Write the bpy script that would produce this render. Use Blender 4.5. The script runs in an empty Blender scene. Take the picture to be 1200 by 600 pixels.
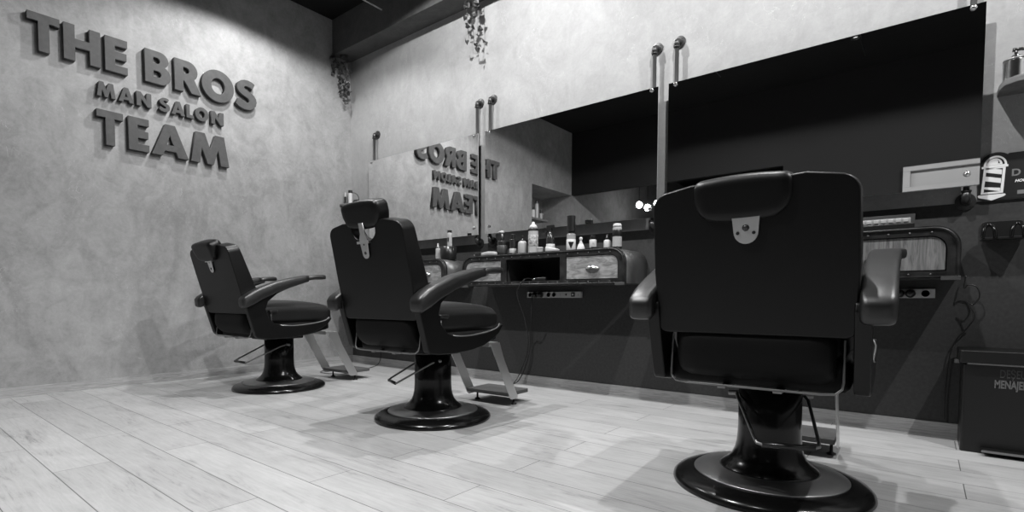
import bpy, bmesh, math, random
from mathutils import Vector, Matrix
random.seed(7)
PI = math.pi
sc = bpy.context.scene
C = sc.collection

# ------------------------------------------------------------------ camera
cam_d = bpy.data.cameras.new('camera'); cam = bpy.data.objects.new('camera', cam_d); C.objects.link(cam)
sc.camera = cam
F, CYP, CXP, PITCH, YAW, ROLL = 615.66, 376.84, 590.95, 0.042614, 0.89537, 0.002939
cam_d.sensor_width = 36; cam_d.lens = 36 * F / 1200
cam_d.shift_x = (600 - CXP) / 1200; cam_d.shift_y = (CYP - 300) / 1200
cam_d.clip_start = 0.02
fh = Vector((-math.cos(YAW), math.sin(YAW), 0)); up = Vector((0, 0, 1))
fw = fh * math.cos(PITCH) - up * math.sin(PITCH); r_ = fh.cross(up); u_ = r_.cross(fw)
rt = r_ * math.cos(ROLL) + u_ * math.sin(ROLL); uu = u_ * math.cos(ROLL) - r_ * math.sin(ROLL)
M = Matrix((rt, uu, -fw)).transposed().to_4x4(); M.translation = Vector((4.8412, -3.4146, 0.68))
cam.matrix_world = M

# ------------------------------------------------------------------ world, exposure
w = bpy.data.worlds.new('world'); sc.world = w; w.use_nodes = True
w.node_tree.nodes['Background'].inputs[0].default_value = (1, 1, 1, 1)
w.node_tree.nodes['Background'].inputs[1].default_value = 0.05
sc.view_settings.view_transform = 'Standard'; sc.view_settings.look = 'None'
sc.view_settings.gamma = 1; sc.view_settings.use_curve_mapping = False
sc.view_settings.exposure = 0.0

# ------------------------------------------------------------------ lamps: position, aim, watts, full cone degrees, blend
LAMPS = [
    ((0.80, -1.25, 3.34), (0.66, -1.25, 0), 105, 146, 0.30, 0.035),
    ((2.45, -1.35, 3.47), (2.45, -1.35, 0), 245, 164, 0.07, 0.03),
    ((4.30, -1.35, 3.47), (4.30, -1.35, 0), 215, 164, 0.07, 0.03),
    ((6.15, -1.35, 3.47), (6.15, -1.35, 0), 270, 164, 0.07, 0.03),
    ((2.80, -2.90, 3.34), (2.80, -2.90, 0), 340, 112, 0.5, 0.03),  # added fill lamp, no known fixture; brightens the foreground floor
    ((4.20, -3.30, 3.34), (4.20, -3.30, 0), 60, 100, 0.6, 0.03),  # weak added fill from the same invented rear row
]

# ------------------------------------------------------------------ materials
def mat(name, col, rough=0.5, metal=0.0, spec=0.5, coat=0.0, bump=None, vary=None, emit=0):
    m = bpy.data.materials.new(name); m.use_nodes = True
    nt = m.node_tree; b = nt.nodes['Principled BSDF']
    b.inputs['Base Color'].default_value = (col, col, col, 1)
    b.inputs['Roughness'].default_value = rough; b.inputs['Metallic'].default_value = metal
    b.inputs['Specular IOR Level'].default_value = spec; b.inputs['Coat Weight'].default_value = coat
    if emit:
        b.inputs['Emission Color'].default_value = (1, 1, 1, 1); b.inputs['Emission Strength'].default_value = emit
    if bump or vary:
        tc = nt.nodes.new('ShaderNodeTexCoord'); n = nt.nodes.new('ShaderNodeTexNoise')
        n.inputs['Scale'].default_value = (bump or vary)[0]; n.inputs['Detail'].default_value = 5
        nt.links.new(tc.outputs['Object'], n.inputs['Vector'])
        if bump:
            bp = nt.nodes.new('ShaderNodeBump'); bp.inputs['Strength'].default_value = bump[1]; bp.inputs['Distance'].default_value = 0.002
            nt.links.new(n.outputs['Fac'], bp.inputs['Height']); nt.links.new(bp.outputs['Normal'], b.inputs['Normal'])
        if vary:
            cr = nt.nodes.new('ShaderNodeValToRGB')
            lo, hi = vary[1], vary[2]
            cr.color_ramp.elements[0].position = 0.3; cr.color_ramp.elements[1].position = 0.7
            cr.color_ramp.elements[0].color = (lo, lo, lo, 1); cr.color_ramp.elements[1].color = (hi, hi, hi, 1)
            nt.links.new(n.outputs['Fac'], cr.inputs['Fac']); nt.links.new(cr.outputs['Color'], b.inputs['Base Color'])
    return m

def grey(v): return (v, v, v, 1)

def plaster_mat(name, lo, hi, rough=0.75):
    m = bpy.data.materials.new(name); m.use_nodes = True
    nt = m.node_tree; b = nt.nodes['Principled BSDF']; L = nt.links; N = nt.nodes
    b.inputs['Roughness'].default_value = rough; b.inputs['Specular IOR Level'].default_value = 0.25
    tc = N.new('ShaderNodeTexCoord')
    def noise(scale, detail, rough_, dist=0.0, sc3=None):
        mp = N.new('ShaderNodeMapping')
        if sc3: mp.inputs['Scale'].default_value = sc3
        n = N.new('ShaderNodeTexNoise'); n.inputs['Scale'].default_value = scale; n.inputs['Detail'].default_value = detail
        n.inputs['Roughness'].default_value = rough_; n.inputs['Distortion'].default_value = dist
        L.new(tc.outputs['Object'], mp.inputs['Vector']); L.new(mp.outputs['Vector'], n.inputs['Vector']); return n
    a = noise(1.6, 8, 0.62, 0.6); c = noise(9, 8, 0.7, 1.2); d = noise(3.2, 6, 0.6, 2.5, (1, 1, 0.55)); e = noise(45, 6, 0.8)
    def mth(op, x, y):
        n = N.new('ShaderNodeMath'); n.operation = op
        for i, v in enumerate((x, y)):
            if isinstance(v, (int, float)): n.inputs[i].default_value = v
            else: L.new(v, n.inputs[i])
        return n.outputs[0]
    s = mth('ADD', mth('MULTIPLY', a.outputs['Fac'], 0.30), mth('MULTIPLY', c.outputs['Fac'], 0.25))
    s = mth('ADD', s, mth('MULTIPLY', d.outputs['Fac'], 0.25)); s = mth('ADD', s, mth('MULTIPLY', e.outputs['Fac'], 0.20))
    cr = N.new('ShaderNodeValToRGB'); cr.color_ramp.elements[0].position = 0.36; cr.color_ramp.elements[1].position = 0.64
    cr.color_ramp.elements[0].color = grey(lo); cr.color_ramp.elements[1].color = grey(hi)
    L.new(s, cr.inputs['Fac'])
    # fine pale trowel scratches
    v = noise(5, 3, 0.5, 4.0, (1, 1, 0.6))
    sc_ = mth('ABSOLUTE', mth('SUBTRACT', v.outputs['Fac'], 0.5), 0)
    sc_ = mth('LESS_THAN', sc_, 0.0035)
    msk = noise(2.3, 4, 0.6); mk = mth('GREATER_THAN', msk.outputs['Fac'], 0.56)
    sc_ = mth('MULTIPLY', mth('MULTIPLY', sc_, mk), 0.35)
    mx = N.new('ShaderNodeMix'); mx.data_type = 'RGBA'
    L.new(sc_, mx.inputs[0]); L.new(cr.outputs['Color'], mx.inputs[6]); mx.inputs[7].default_value = grey(min(1, hi * 1.45))
    L.new(mx.outputs[2], b.inputs['Base Color'])
    bp = N.new('ShaderNodeBump'); bp.inputs['Strength'].default_value = 0.25; bp.inputs['Distance'].default_value = 0.004
    L.new(s, bp.inputs['Height']); L.new(bp.outputs['Normal'], b.inputs['Normal'])
    return m

def planks_mat(name, lo=0.18, hi=0.43, rowh=0.19, length=1.38, yoff=0.0, seam=0.10, vertical=False):
    m = bpy.data.materials.new(name); m.use_nodes = True
    nt = m.node_tree; b = nt.nodes['Principled BSDF']; L = nt.links; N = nt.nodes
    b.inputs['Roughness'].default_value = 0.42; b.inputs['Specular IOR Level'].default_value = 0.35
    tc = N.new('ShaderNodeTexCoord'); mp = N.new('ShaderNodeMapping'); mp.inputs['Location'].default_value = (0.55, yoff, 0)
    if vertical: mp.inputs['Rotation'].default_value = (PI / 2, 0, 0)
    L.new(tc.outputs['Object'], mp.inputs['Vector'])
    br = N.new('ShaderNodeTexBrick'); br.offset = 0.37; br.offset_frequency = 2
    br.inputs['Scale'].default_value = 1; br.inputs['Brick Width'].default_value = length; br.inputs['Row Height'].default_value = rowh
    br.inputs['Mortar Size'].default_value = 0.0016; br.inputs['Mortar Smooth'].default_value = 0.1
    br.inputs['Color1'].default_value = grey(0.88); br.inputs['Color2'].default_value = grey(1.0); br.inputs['Mortar'].default_value = grey(seam * 2.2)
    L.new(mp.outputs['Vector'], br.inputs['Vector'])
    # plank-wise shift of the grain
    g = N.new('ShaderNodeMapping'); g.inputs['Scale'].default_value = (1.6, 20, 1)
    L.new(mp.outputs['Vector'], g.inputs['Vector'])
    ad = N.new('ShaderNodeVectorMath'); ad.operation = 'ADD'
    sc2 = N.new('ShaderNodeVectorMath'); sc2.operation = 'SCALE'; sc2.inputs[3].default_value = 37
    L.new(br.outputs['Color'], sc2.inputs[0]); L.new(g.outputs['Vector'], ad.inputs[0]); L.new(sc2.outputs[0], ad.inputs[1])
    n1 = N.new('ShaderNodeTexNoise'); n1.inputs['Scale'].default_value = 2.2; n1.inputs['Detail'].default_value = 9; n1.inputs['Roughness'].default_value = 0.76; n1.inputs['Distortion'].default_value = 1.4
    L.new(ad.outputs[0], n1.inputs['Vector'])
    g2 = N.new('ShaderNodeMapping'); g2.inputs['Scale'].default_value = (1.1, 3.2, 1); L.new(ad.outputs[0], g2.inputs['Vector'])
    g3 = N.new('ShaderNodeMapping'); g3.inputs['Scale'].default_value = (1.6, 3.6, 1); L.new(mp.outputs['Vector'], g3.inputs['Vector'])
    n2 = N.new('ShaderNodeTexNoise'); n2.inputs['Scale'].default_value = 1.5; n2.inputs['Detail'].default_value = 6; n2.inputs['Roughness'].default_value = 0.6; n2.inputs['Distortion'].default_value = 1.0
    L.new(g3.outputs['Vector'], n2.inputs['Vector'])
    mm = N.new('ShaderNodeMath'); mm.operation = 'MULTIPLY_ADD'; mm.inputs[1].default_value = 0.6
    m2 = N.new('ShaderNodeMath'); m2.operation = 'MULTIPLY'; m2.inputs[1].default_value = 0.4
    L.new(n2.outputs['Fac'], m2.inputs[0]); L.new(n1.outputs['Fac'], mm.inputs[0]); L.new(m2.outputs[0], mm.inputs[2])
    cr = N.new('ShaderNodeValToRGB'); cr.color_ramp.elements[0].position = 0.33; cr.color_ramp.elements[1].position = 0.62
    cr.color_ramp.elements[0].color = grey(lo); cr.color_ramp.elements[1].color = grey(hi)
    e = cr.color_ramp.elements.new(0.45); e.color = grey(lo + (hi - lo) * 0.66)
    L.new(mm.outputs[0], cr.inputs['Fac'])
    mx = N.new('ShaderNodeMix'); mx.data_type = 'RGBA'; mx.blend_type = 'MULTIPLY'; mx.inputs[0].default_value = 1
    L.new(cr.outputs['Color'], mx.inputs[6]); L.new(br.outputs['Color'], mx.inputs[7]); L.new(mx.outputs[2], b.inputs['Base Color'])
    bp = N.new('ShaderNodeBump'); bp.inputs['Strength'].default_value = 0.12; bp.inputs['Distance'].default_value = 0.002
    L.new(mx.outputs[2], bp.inputs['Height']); L.new(bp.outputs['Normal'], b.inputs['Normal'])
    return m

def wood_mat(name, lo, hi, sc3=(2, 1, 22), rough=0.6):
    m = bpy.data.materials.new(name); m.use_nodes = True
    nt = m.node_tree; b = nt.nodes['Principled BSDF']; L = nt.links; N = nt.nodes
    b.inputs['Roughness'].default_value = rough
    tc = N.new('ShaderNodeTexCoord'); mp = N.new('ShaderNodeMapping'); mp.inputs['Scale'].default_value = sc3
    n = N.new('ShaderNodeTexNoise'); n.inputs['Scale'].default_value = 3; n.inputs['Detail'].default_value = 8; n.inputs['Roughness'].default_value = 0.7; n.inputs['Distortion'].default_value = 1.5
    L.new(tc.outputs['Object'], mp.inputs['Vector']); L.new(mp.outputs['Vector'], n.inputs['Vector'])
    cr = N.new('ShaderNodeValToRGB'); cr.color_ramp.elements[0].position = 0.33; cr.color_ramp.elements[1].position = 0.62
    cr.color_ramp.elements[0].color = grey(lo); cr.color_ramp.elements[1].color = grey(hi)
    L.new(n.outputs['Fac'], cr.inputs['Fac']); L.new(cr.outputs['Color'], b.inputs['Base Color'])
    return m

def wall_mat(name):
    """plaster above, dark painted dado below a straight line at 1.154 m"""
    m = plaster_mat(name, 0.40, 0.60)
    return m

M_plaster = plaster_mat('plaster', 0.15, 0.33)
M_soffit_shade = plaster_mat('soffit_plaster_shaded', 0.055, 0.12)  # wall plaster darkened: the shade below the ceiling is put into its colour
M_plaster2 = plaster_mat('plaster_pale', 0.23, 0.36)
M_dado = mat('dark_wall_paint', 0.045, 0.6, spec=0.12, vary=(60, 0.039, 0.051))
M_black_wall = mat('black_paint', 0.010, 0.7, spec=0.2)
M_floor = planks_mat('floor_planks', yoff=0.095 - 0.006)
M_base = wood_mat('baseboard_wood', 0.20, 0.36, (2, 2, 30))
M_leather = mat('black_leather', 0.0020, 0.38, spec=0.28, bump=(420, 0.12))
M_pad = mat('arm_pad_leather', 0.005, 0.40, spec=0.65, bump=(420, 0.1))
M_seat = mat('seat_leather', 0.004, 0.40, spec=0.6, bump=(420, 0.1))
M_leather_m = mat('matte_black_vinyl', 0.0025, 0.6, spec=0.15, bump=(200, 0.2))
M_tread = mat('footrest_tread', 0.07, 0.6)
M_gloss = mat('black_enamel', 0.004, 0.20, spec=0.35)
M_satin = mat('satin_steel_ring', 0.32, 0.36, metal=1.0, vary=(5, 0.27, 0.38))
M_chrome = mat('chrome', 0.75, 0.16, metal=1.0)
M_steel = mat('brushed_steel', 0.62, 0.38, metal=1.0)
M_steel_pale = mat('pale_steel', 0.26, 0.4, metal=0.8)
M_pipe = mat('pipe_iron', 0.07, 0.45, metal=0.8)
M_pipe_dark = mat('pipe_fitting_iron', 0.06, 0.4, metal=0.7)
M_mirror = mat('mirror_silver', 0.86, 0.012, metal=1.0)
M_glass_edge = mat('mirror_edge', 0.45, 0.3, spec=0.6)
M_letter = mat('painted_letter_face', 0.06, 0.6, spec=0.2, vary=(30, 0.052, 0.068))
M_trunk = mat('worn_black_metal', 0.012, 0.35, metal=0.2, vary=(22, 0.006, 0.035))
M_trunk_side = mat('worn_trunk_shell', 0.10, 0.38, metal=0.5, vary=(7, 0.07, 0.15))
M_inside = mat('cubby_lining', 0.02, 0.8)
M_drawer = wood_mat('drawer_wood', 0.09, 0.30, (3, 1, 9))
M_drawer3 = wood_mat('drawer_wood_upright', 0.05, 0.20, (16, 1, 1.5))
M_black_pl = mat('black_plastic', 0.012, 0.3)
M_dark_pl = mat('dark_bottle', 0.02, 0.2, spec=0.6)
M_white_pl = mat('white_plastic', 0.50, 0.35)
M_grey_pl = mat('grey_plastic', 0.42, 0.4)
M_lightgrey = mat('pale_grey_plastic', 0.36, 0.4)
M_label = mat('white_label', 0.52, 0.5)
M_clear = mat('clear_plastic', 0.30, 0.1, spec=0.8)
M_bristle = mat('bristles', 0.55, 0.8)
M_leaf = mat('ivy_leaf', 0.035, 0.45, vary=(25, 0.02, 0.07))
M_bin = mat('black_bin_plastic', 0.004, 0.38)
M_bin_text = mat('bin_lettering', 0.045, 0.6)
M_sign_board = mat('sign_board_black', 0.010, 0.45)
M_sign_white = mat('sign_print_white', 0.75, 0.6)
M_sign_grey = mat('sign_print_grey', 0.16, 0.6)
M_shelf = wood_mat('shelf_wood', 0.07, 0.16, (3, 3, 20))
M_white_frame = mat('white_lacquer', 0.27, 0.5)
M_lamp_body = mat('lamp_body_white', 0.5, 0.4)
M_bulb = mat('bulb_glow', 0.9, 0.5, emit=14)
M_lens = mat('lamp_lens_glow', 0.9, 0.5, emit=1.5)

# ------------------------------------------------------------------ mesh helpers
def link(name, bm, m, parent=None, smooth=False, loc=None, rotz=0.0, bevel=0, mats=None):
    me = bpy.data.meshes.new(name); bmesh.ops.recalc_face_normals(bm, faces=bm.faces[:]); bm.to_mesh(me); bm.free()
    for mm in (mats or [m]): me.materials.append(mm)
    o = bpy.data.objects.new(name, me); C.objects.link(o)
    if parent: o.parent = parent
    if loc is not None: o.location = loc
    o.rotation_euler.z = rotz
    if smooth or bevel:
        for p in me.polygons: p.use_smooth = True
    if bevel:
        b = o.modifiers.new('bevel', 'BEVEL'); b.width = bevel; b.segments = 3; b.limit_method = 'ANGLE'; b.angle_limit = 0.6
        wn = o.modifiers.new('wn', 'WEIGHTED_NORMAL'); wn.keep_sharp = False
    return o

def tag(o, label=None, cat=None, group=None, kind=None):
    if label: o['label'] = label
    if cat: o['category'] = cat
    if group: o['group'] = group
    if kind: o['kind'] = kind
    return o

def thing(name, label, cat, loc=(0, 0, 0), rotz=0.0, group=None):
    o = bpy.data.objects.new(name, None); C.objects.link(o); o.location = loc; o.rotation_euler.z = rotz
    o.empty_display_size = 0.1
    return tag(o, label, cat, group)

def box(bm, x0, x1, y0, y1, z0, z1, mi=0):
    vs = [bm.verts.new((x, y, z)) for x in (x0, x1) for y in (y0, y1) for z in (z0, z1)]
    for f in ((0, 1, 3, 2), (4, 6, 7, 5), (0, 4, 5, 1), (2, 3, 7, 6), (0, 2, 6, 4), (1, 5, 7, 3)):
        fc = bm.faces.new([vs[i] for i in f]); fc.material_index = mi
    return vs

def boxbm(*a):
    bm = bmesh.new(); box(bm, *a); return bm

def frames(pts):
    pts = [Vector(p) for p in pts]; T = []
    for i in range(len(pts)):
        a = pts[max(i - 1, 0)]; b = pts[min(i + 1, len(pts) - 1)]; T.append((b - a).normalized())
    n = T[0].orthogonal().normalized(); out = []
    for i, t in enumerate(T):
        n = (n - t * n.dot(t)); n = n.normalized() if n.length > 1e-6 else t.orthogonal().normalized()
        out.append((pts[i], n, t.cross(n)))
    return out

def tube(bm, pts, r, seg=10, cap=True):
    rs = r if isinstance(r, (list, tuple)) else [r] * len(pts)
    rings = []
    for (p, n, b), rr in zip(frames(pts), rs):
        rings.append([bm.verts.new(p + (n * math.cos(2 * PI * k / seg) + b * math.sin(2 * PI * k / seg)) * rr) for k in range(seg)])
    for a, b in zip(rings, rings[1:]):
        for k in range(seg): bm.faces.new((a[k], a[(k + 1) % seg], b[(k + 1) % seg], b[k]))
    if cap: bm.faces.new(rings[0][::-1]); bm.faces.new(rings[-1])
    return bm

def smooth_path(pts, n=6):
    """Catmull-Rom through pts"""
    P = [Vector(p) for p in pts]; P = [P[0]] + P + [P[-1]]; out = []
    for i in range(1, len(P) - 2):
        for k in range(n):
            t = k / n; a, b, c, d = P[i - 1], P[i], P[i + 1], P[i + 2]
            out.append(0.5 * ((2 * b) + (c - a) * t + (2 * a - 5 * b + 4 * c - d) * t * t + (3 * b - a - 3 * c + d) * t ** 3))
    out.append(P[-2]); return out

def lathe(bm, prof, seg=40, cx=0, cy=0, z0=0, axis='z', mi=0):
    rings = []
    for r, z in prof:
        ring = []
        for k in range(seg):
            a = 2 * PI * k / seg; c, s = math.cos(a) * r, math.sin(a) * r
            p = (cx + c, cy + s, z0 + z) if axis == 'z' else ((cx + c, cy + z, z0 + s) if axis == 'y' else (cx + z, cy + c, z0 + s))
            ring.append(bm.verts.new(p))
        rings.append(ring)
    for a, b in zip(rings, rings[1:]):
        for k in range(seg):
            f = bm.faces.new((a[k], a[(k + 1) % seg], b[(k + 1) % seg], b[k])); f.material_index = mi
    for rg in (rings[0], rings[-1]):
        f = bm.faces.new(rg); f.material_index = mi
    return bm

def rbox(bm, c, s, r, n=10, fn=None):
    """rounded box: centre, half sizes, radius; fn(u,v,w,p)->p deforms (u,v,w in -1..1)"""
    cache = {}
    def vert(i, j, k):
        key = (i, j, k)
        if key in cache: return cache[key]
        q = Vector((2 * i / n - 1, 2 * j / n - 1, 2 * k / n - 1))
        # denser sampling towards the edges
        q2 = Vector([math.sin(t * PI / 2) for t in q])
        p = Vector([q2[a] * s[a] for a in range(3)])
        core = Vector([max(-(s[a] - r), min(s[a] - r, p[a])) for a in range(3)])
        d = p - core
        if d.length > 1e-9:
            m = max(abs(d[a]) for a in range(3)); 
            p = core + d.normalized() * min(r, m if m > 0 else r) if sum(abs(d[a]) > 1e-9 for a in range(3)) > 1 else p
        p = p + Vector(c)
        if fn: p = fn(q2, p)
        cache[key] = bm.verts.new(p); return cache[key]
    for i in range(n):
        for j in range(n):
            for side in (0, n):
                for quad in (((i, j, side), (i + 1, j, side), (i + 1, j + 1, side), (i, j + 1, side)),
                             ((i, side, j), (i + 1, side, j), (i + 1, side, j + 1), (i, side, j + 1)),
                             ((side, i, j), (side, i + 1, j), (side, i + 1, j + 1), (side, i, j + 1))):
                    bm.faces.new([vert(*t) for t in quad])
    return bm

def prism(bm, loop, axis, a0, a1, holes=None):
    """extrude a 2D polygon. axis 'x': loop=(y,z); 'y': (x,z); 'z': (x,y). concave allowed; holes via curve fill"""
    def P(q, a):
        return {'x': (a, q[0], q[1]), 'y': (q[0], a, q[1]), 'z': (q[0], q[1], a)}[axis]
    A = [bm.verts.new(P(q, a0)) for q in loop]; B = [bm.verts.new(P(q, a1)) for q in loop]
    n = len(loop)
    for i in range(n): bm.faces.new((A[i], A[(i + 1) % n], B[(i + 1) % n], B[i]))
    bm.faces.new(A[::-1]); bm.faces.new(B)
    return bm

def filled(loops, ext, bevel=0):
    """flat shape with holes: list of 2D loops -> mesh in XY extruded +-ext along Z (via 2D curve fill)"""
    cu = bpy.data.curves.new('tmp', 'CURVE'); cu.dimensions = '2D'; cu.fill_mode = 'BOTH'; cu.extrude = ext; cu.bevel_depth = bevel
    for lp in loops:
        s = cu.splines.new('POLY'); s.points.add(len(lp) - 1); s.use_cyclic_u = True
        for i, q in enumerate(lp): s.points[i].co = (q[0], q[1], 0, 1)
    o = bpy.data.objects.new('tmp', cu)
    me = o.to_mesh(); bm = bmesh.new(); bm.from_mesh(me); o.to_mesh_clear()
    bpy.data.objects.remove(o); bpy.data.curves.remove(cu)
    bmesh.ops.remove_doubles(bm, verts=bm.verts[:], dist=1e-5)
    return bm

def arc(cx, cy, rx, ry, a0, a1, n=12):
    return [(cx + rx * math.cos(math.radians(a0 + (a1 - a0) * k / n)), cy + ry * math.sin(math.radians(a0 + (a1 - a0) * k / n))) for k in range(n + 1)]

def rrect(x0, x1, z0, z1, rtl, rtr, rbr, rbl, n=6):
    out = []
    for cx, cy, r, a in ((x1 - rbr, z0 + rbr, rbr, -90), (x1 - rtr, z1 - rtr, rtr, 0), (x0 + rtl, z1 - rtl, rtl, 90), (x0 + rbl, z0 + rbl, rbl, 180)):
        out += arc(cx, cy, r, r, a, a + 90, n) if r > 0 else [(cx, cy)]
    return out

def textbm(s, size, sx=1.0, ext=0.0008, bold=0.0, shear=0.0):
    cu = bpy.data.curves.new('tmp', 'FONT'); cu.body = s; cu.size = size; cu.extrude = ext; cu.offset = bold; cu.shear = shear
    cu.resolution_u = 3
    o = bpy.data.objects.new('tmp', cu); me = o.to_mesh(); bm = bmesh.new(); bm.from_mesh(me); o.to_mesh_clear()
    bpy.data.objects.remove(o); bpy.data.curves.remove(cu)
    for v in bm.verts: v.co.x *= sx
    return bm

def xform(bm, Mx):
    bmesh.ops.transform(bm, matrix=Mx, verts=bm.verts[:]); return bm
TO_WALL_Y = Matrix.Rotation(PI / 2, 4, 'X')                 # XY text -> faces -Y
def struct(name, bm, m, smooth=False, mats=None):
    return tag(link(name, bm, m, smooth=smooth, mats=mats), kind='structure')

# ------------------------------------------------------------------ room shell
XR, YB, ZC = 7.2, -10.0, 3.54
DADO = 1.154
struct('floor', boxbm(-0.9, XR, YB, 0.1, -0.08, 0.0), M_floor)
struct('ceiling', boxbm(-0.9, XR, YB, 0.1, ZC, ZC + 0.1), M_black_wall)
# left wall with the alcove and its header
bm = bmesh.new(); box(bm, -0.1, 0, -3.46, 0.1, 0, ZC); box(bm, -0.1, 0, -4.63, -3.46, 2.48, ZC); box(bm, -0.1, 0, YB, -4.63, 0, ZC)
struct('wall_left', bm, M_plaster)
bm = bmesh.new(); box(bm, -0.72, -0.62, -4.73, -3.36, 0, 2.58); box(bm, -0.62, -0.1, -3.46, -3.36, 0, 2.58); box(bm, -0.62, -0.1, -4.73, -4.63, 0, 2.58); box(bm, -0.62, -0.1, -4.63, -3.46, 2.48, 2.58)
struct('wall_alcove', bm, M_plaster)
# mirror wall: pale plaster above, dark dado below
bm = bmesh.new(); box(bm, 0, XR, 0, 0.1, DADO, ZC)
struct('wall_mirror_side', bm, M_plaster2)
struct('wall_dado', boxbm(0, XR, -0.001, 0.099, 0, DADO), M_dado)
struct('wall_right', boxbm(XR, XR + 0.1, YB, 0.1, 0, ZC), M_plaster)
bm = bmesh.new(); box(bm, 0, 3.3, -4.73, -4.63, 2.48, ZC); box(bm, 3.3, XR, -4.73, -4.63, 0, ZC)
struct('wall_rear', bm, M_black_wall)
struct('wall_far', boxbm(-0.1, XR, YB - 0.1, YB, 0, ZC), M_black_wall)
# boxed soffit along the mirror wall
struct('trim_1', boxbm(0, XR, -0.215, 0, 3.184, ZC), M_soffit_shade)
struct('baseboard_left', boxbm(0, 0.014, -3.46, 0, 0, 0.068), M_base)
struct('baseboard_mirror_side', boxbm(0.014, XR, -0.015, 0, 0, 0.069), M_base)
struct('baseboard_rear', boxbm(3.3, XR, -4.63, -4.616, 0, 0.068), M_base)

# ------------------------------------------------------------------ ceiling lamps (track bars with spot heads), the rear row added as fill
for i, (p, aim, watt, cone, blend, rad) in enumerate(LAMPS):
    nm = ['above the far left chair', 'above the middle chair', 'above the nearest chair', 'beyond the right edge of the picture', 'added unseen behind the left chairs to brighten the floor', 'added unseen behind the nearest chair as weak fill'][i]
    t = thing('ceiling_spotlight', 'white ceiling spotlight on a slim track bar ' + nm, 'lamp', p, group='ceiling spotlights')
    bm = lathe(bmesh.new(), [(0.001, 0.150), (0.036, 0.148), (0.040, 0.14), (0.040, 0.03), (0.036, 0.03), (0.034, 0.06), (0.001, 0.06)], 24)
    link('lamp_head', bm, M_black_pl, t, smooth=True)
    link('lens', lathe(bmesh.new(), [(0.001, 0.052), (0.033, 0.052), (0.033, 0.056), (0.001, 0.056)], 20), M_lens, t)
    bm = bmesh.new()
    y1 = -0.25 - p[1] if i < 4 else 0.6
    box(bm, -0.006, 0.006, -0.45, y1, 0.000, 0.006) if False else box(bm, 0.045, 0.053, -0.45, y1, 0.0, 0.010)
    box(bm, 0.030, 0.053, -0.01, 0.01, 0.04, 0.05); box(bm, 0.045, 0.053, -0.01, 0.01, 0.0, 0.05)
    link('track_bar', bm, M_lamp_body if i == 0 else M_black_pl, t)
    bm = bmesh.new(); tube(bm, [(0, 0, 0.148), (0, 0, ZC - p[2])], 0.006, 8)
    link('ceiling_stem', bm, M_lamp_body, t)
    ld = bpy.data.lights.new('spot_light', 'SPOT'); ld.energy = watt; ld.spot_size = math.radians(cone); ld.spot_blend = blend
    ld.shadow_soft_size = rad
    lo = bpy.data.objects.new('spot_light', ld); C.objects.link(lo); lo.parent = t; lo.location = (0, 0, 0.02)
    d = Vector(aim) - Vector(p); lo.rotation_euler = d.to_track_quat('-Z', 'Y').to_euler()

# ------------------------------------------------------------------ barber chairs
def profile_pt(y, z): return (y, z)

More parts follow.
